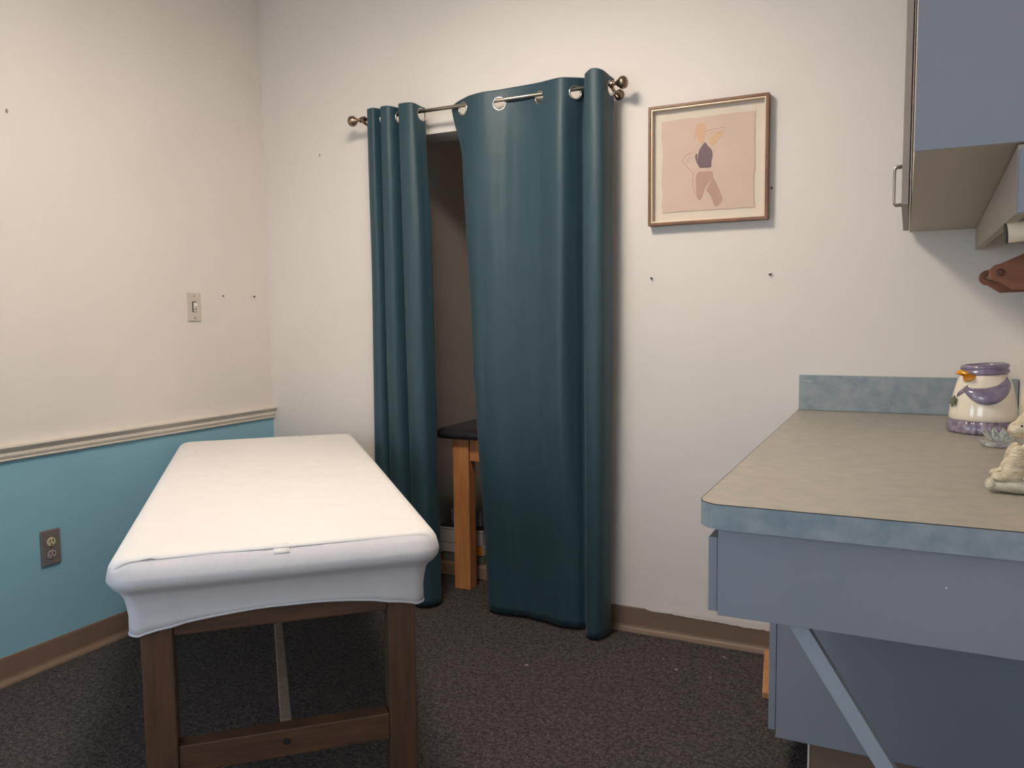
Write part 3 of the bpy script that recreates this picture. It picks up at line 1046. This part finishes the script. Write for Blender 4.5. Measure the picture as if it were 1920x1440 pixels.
MB().lathe([(.07, .0005), (.084, .0005), (.089, .004), (.089, .014), (.086, .030), (.082, .037), (.072, .0395), (0, .0395)], (JX, JY, CZ), 140, fn=ruffle).build('ruffle', 'violet', jar, smooth=True)


def tiltf(a, r, h):
    return (r, h + .010 * math.sin(a) * 0 + .004 * math.cos(a))


MB().lathe([(.050, .160), (.058, .162), (.062, .168), (.061, .174), (.057, .177), (.060, .181), (.061, .186), (.057, .191), (.051, .192), (.047, .186), (.048, .165)], (JX, JY, CZ), 48, fn=tiltf).build('collar', 'lilac', jar, smooth=True)


def jr(z):
    for (r0, z0), (r1, z1) in zip(JR[:10], JR[1:10]):
        if z0 <= z <= z1:
            return r0 + (r1 - r0) * (z - z0) / (z1 - z0)
    return .085


def jp(ang, z, out=0.0):
    """point on the jar surface; ang in degrees measured from the side facing the camera, + to the right"""
    a = math.radians(-90 - 4 + ang)
    r = jr(z) + out
    return Vector((JX + r * math.cos(a), JY + r * math.sin(a), CZ + z))


def patch(name, m, f_lo, f_hi, a0, a1, bulge, n=26, k=14):
    rows = []
    for i in range(n + 1):
        s = i / n
        row = []
        lo, hi = f_lo(s), f_hi(s)
        for j in range(k + 1):
            t = j / k
            z = lo + (hi - lo) * t
            o = bulge * (max(0, 1 - (2 * t - 1) ** 2) ** .5) * (max(0, 1 - (2 * s - 1) ** 4) ** .5)
            row.append(jp(a0 + (a1 - a0) * s, z, .0004 + o))
        rows.append(row)
    mb = MB().sheet(rows)
    return mb.build(name, m, jar, smooth=True, solid=.001)


wl = lambda s: .128 - .050 * math.sin(math.pi * min(1, s * 1.02)) ** .8 + .012 * s
wh = lambda s: .131 + .006 * s - .014 * math.sin(math.pi * s) + .022 * s
patch('wing', 'lilac', wl, wh, -42, 62, .012)
patch('wing', 'lilac', lambda s: .118 + .016 * s, lambda s: .124 + .034 * s, 5, 60, .009, 16, 10)
patch('ribbon', 'violet', lambda s: .100 + .02 * s, lambda s: .112 + .024 * s, -56, -34, .004, 10, 8)
patch('beak', 'orange', lambda s: .158 - .014 * math.sin(math.pi * s) ** .6, lambda s: .158 + .020 * math.sin(math.pi * min(1, s ** .7)) ** .6, -54, -20, .008, 18, 12)
lp = []
for k in range(12):
    a = k / 12 * math.tau
    r = 1 if k % 2 == 0 else .62
    lp.append(jp(-60 + 12 * r * math.sin(a), .088 + .016 * r * math.cos(a), .004))
c0 = sum(lp, Vector()) / 12
nv = Vector((c0.x - JX, c0.y - JY, 0)).normalized()
MB().prism([p for p in lp], nv * .003).build('leaf', 'leaf', jar)

# ------------------------------------------------------------------ crystal dish
DX, DY = .225, 2.33
ds = thing('glass_dish', 'small clear crystal flower dish in front of the ceramic jar', 'dish', (DX, DY, CZ))


def facet(a, r, h):
    return (r * (1 + .05 * math.cos(12 * a) * (h / .03)), h)


MB().lathe([(.034, .0006), (.042, .004), (.044, .010), (.040, .014), (.032, .014), (.030, .010), (0, .010)], (DX, DY, CZ), 48, fn=facet).build('base', 'glass', ds)
for ring, (nr, rr, tilt, hh) in enumerate(((10, .030, 38, .034), (7, .018, 18, .034))):
    for k in range(nr):
        a = math.tau * k / nr + ring * .3
        R = Matrix.Rotation(a, 3, 'Z') @ Matrix.Rotation(math.radians(tilt), 3, 'Y')
        mb = MB()
        pts = [(0, 0, 0), (0, .007, .008), (0, .008, .018), (0, 0, hh), (0, -.008, .018), (0, -.007, .008)]
        vs = [R @ Vector(p) for p in pts] + [R @ Vector((.003, 0, .016)), R @ Vector((-.003, 0, .016))]
        base = Vector((DX + rr * .75 * math.cos(a), DY + rr * .75 * math.sin(a), CZ + .0145))
        fs = []
        for i in range(6):
            j = (i + 1) % 6
            fs += [(i, j, 6), (j, i, 7)]
        mb.add([base + v for v in vs], fs).build('petal', 'glass', ds)

# ------------------------------------------------------------------ seated rabbit figurine
rb = thing('rabbit_figurine', 'textured cream seated rabbit figurine on the counter by the right wall', 'figurine', (.235, 1.745, CZ))
RYc = 1.742


def E(c, r, ry=0):
    return ((c[0], c[1] + RYc, c[2] + CZ), r, Matrix.Rotation(math.radians(ry), 3, 'Y'))


mb = MB()
for c, r, ry in (((.252, .004, .062), (.042, .038, .056), 0), ((.236, .004, .100), (.030, .028, .030), 0),
                 ((.219, .002, .128), (.027, .026, .027), 0), ((.199, .000, .119), (.020, .018, .0165), -12),
                 ((.1865, .000, .1165), (.009, .011, .009), 0),
                 ((.1945, -.020, .061), (.0165, .014, .030), 8), ((.190, -.020, .041), (.0185, .015, .020), 0),
                 ((.1945, .026, .061), (.0165, .014, .030), 8), ((.190, .026, .041), (.0185, .015, .020), 0),
                 ((.170, -.020, .030), (.0165, .0125, .009), 0), ((.170, .026, .030), (.0165, .0125, .009), 0),
                 ((.160, -.024, .031), (.0052, .004, .0058), 0), ((.159, -.017, .0315), (.0052, .004, .0058), 0),
                 ((.222, -.016, .082), (.022, .012, .020), 30), ((.294, .0, .03), (.016, .016, .016), 0)):
    c_, r_, R_ = E(c, r, ry)
    mb.ball(c_, r_, 22, R_)
mb.build('body', 'fur', rb, remesh=.0022)
mb = MB()
for c, r, ry in (((.200, -.020, .0135), (.052, .0165, .0128), 0), ((.200, .026, .0135), (.052, .0165, .0128), 0), ((.154, -.020, .015), (.010, .015, .0125), 0),
                 ((.248, .004, .018), (.046, .04, .0175), 0)):
    c_, r_, R_ = E(c, r, ry)
    mb.ball(c_, r_, 22, R_)
mb.build('foot', 'foot', rb, remesh=.0022)
for yo in (-.012, .014):
    mb = MB()
    c_, r_, R_ = E((.2125, yo, .181), (.0115, .0085, .037), 8)
    mb.ball(c_, r_, 20, R_)
    mb.build('ear', 'ear', rb, smooth=True)
for yo in (-.0185,):
    mb = MB()
    mb.ball(((.2005), RYc - .0165, CZ + .1265), (.0028, .0016, .0022), 10)
    mb.build('eye', 'black', rb, smooth=True)
mb = MB().ball((.1785, RYc, CZ + .1185), (.0022, .0035, .0028), 10)
mb.build('nose', 'dowel', rb, smooth=True)

# ------------------------------------------------------------------ second treatment table in the closet
t2 = thing('treatment_table', 'black padded treatment table with honey wood legs behind the curtain', 'treatment table', (-1.56, 3.5, 0))
pd = MB()
o = []
x0, x1, y0, y1 = -1.93, -1.19, 3.11, 4.15
w_, l_ = x1 - x0, y1 - y0
pr2 = [(.02, .703), (.008, .706), (.001, .715), (0, .725), (.004, .737), (.014, .746), (.03, .750)]
rg = []
for i, z in pr2:
    rg.append([(x0 + px, y0 + py, z) for px, py in rrect(i, .05, 6, w_, l_)])
mm = [len(r) for r in rg]
if len(set(mm)) == 1:
    ringmesh(rg).build('pad', 'pad', t2, smooth=True)
else:
    MB().box(x0, x1, y0, y1, .703, .75).build('pad', 'pad', t2, bevel=.018, seg=4)
for lx in (-1.845, -1.36):
    for ly in (3.15, 4.02):
        box('leg', 'lightwood', lx, lx + .082, ly, ly + .065, 0, .702, t2, bevel=.003)
for ly in (3.165, 4.04):
    box('apron', 'lightwood', -1.762, -1.361, ly, ly + .03, .60, .702, t2, bevel=.002)
for lx in (-1.82, -1.335):
    box('apron', 'lightwood', lx, lx + .03, 3.216, 4.019, .60, .702, t2, bevel=.002)

# things stacked on the ledge
SX0, SX1 = -2.035, -1.79
b1 = thing('storage_box', 'grey green box at the bottom of the stack on the closet ledge', 'box', (-1.91, 3.45, .0615), 0, 'boxes stacked on the closet ledge')
box('body', 'boxgreen', SX0 + .02, SX1, 3.335, 3.58, .0615, .106, b1, bevel=.003)
b2 = thing('storage_box', 'pale box with an orange label above the grey green box', 'box', (-1.91, 3.45, .107), 0, 'boxes stacked on the closet ledge')
box('body', 'boxwhite', SX0, SX1, 3.33, 3.58, .1065, .153, b2, bevel=.003)
box('label_patch', 'boxorange', -1.86, SX1 - .002, 3.3288, 3.3298, .108, .152, b2)
b3 = thing('storage_box', 'pale lidded box directly under the grey tub in the closet stack', 'box', (-1.91, 3.45, .154), 0, 'boxes stacked on the closet ledge')
box('body', 'boxwhite', SX0 - .003, SX1 - .004, 3.328, 3.585, .1545, .222, b3, bevel=.003)
box('lid', 'boxwhite', SX0 - .005, SX1 - .002, 3.326, 3.587, .2225, .2275, b3, bevel=.001)
b4 = thing('storage_tub', 'grey plastic tub on a black tray at the top of the closet stack', 'tub', (-1.91, 3.45, .228), 0)
box('tray', 'black', SX0 + .005, SX1, 3.34, 3.57, .2285, .238, b4, bevel=.003)
mb = MB()
for x, s in ((-1.95, 1), (-1.832, 1)):
    pass
mb.lathe([(.055, .2385), (.058, .26), (.058, .296), (.05, .306), (.03, .312), (0, .313)], (-1.955, 3.42, 0), 28)
mb.build('pot', 'boxgrey', b4, smooth=False, bevel=.002)
box('tub', 'boxgrey', -1.882, -1.815, 3.36, 3.5, .2385, .314, b4, bevel=.006)

# ------------------------------------------------------------------ specks of lint on the carpet
for x, y, s in ((-.693, 2.72, 1.5), (-.57, 2.706, .9), (-1.189, 2.532, 1.7), (-.56, 2.893, 1.1), (-.758, 2.788, .7), (-2.66, 1.763, 1.0)):
    mb = MB()
    n = 7
    pts = [(x + s * .004 * (1 + .5 * random.random()) * math.cos(k / n * math.tau), y + s * .0022 * (1 + .5 * random.random()) * math.sin(k / n * math.tau), .0006) for k in range(n)]
    mb.prism(pts, (0, 0, .0022))
    tag(mb.build('lint_speck', 'lint'), 'tiny pale lint speck lying on the dark carpet', 'lint', 'lint specks on the carpet')
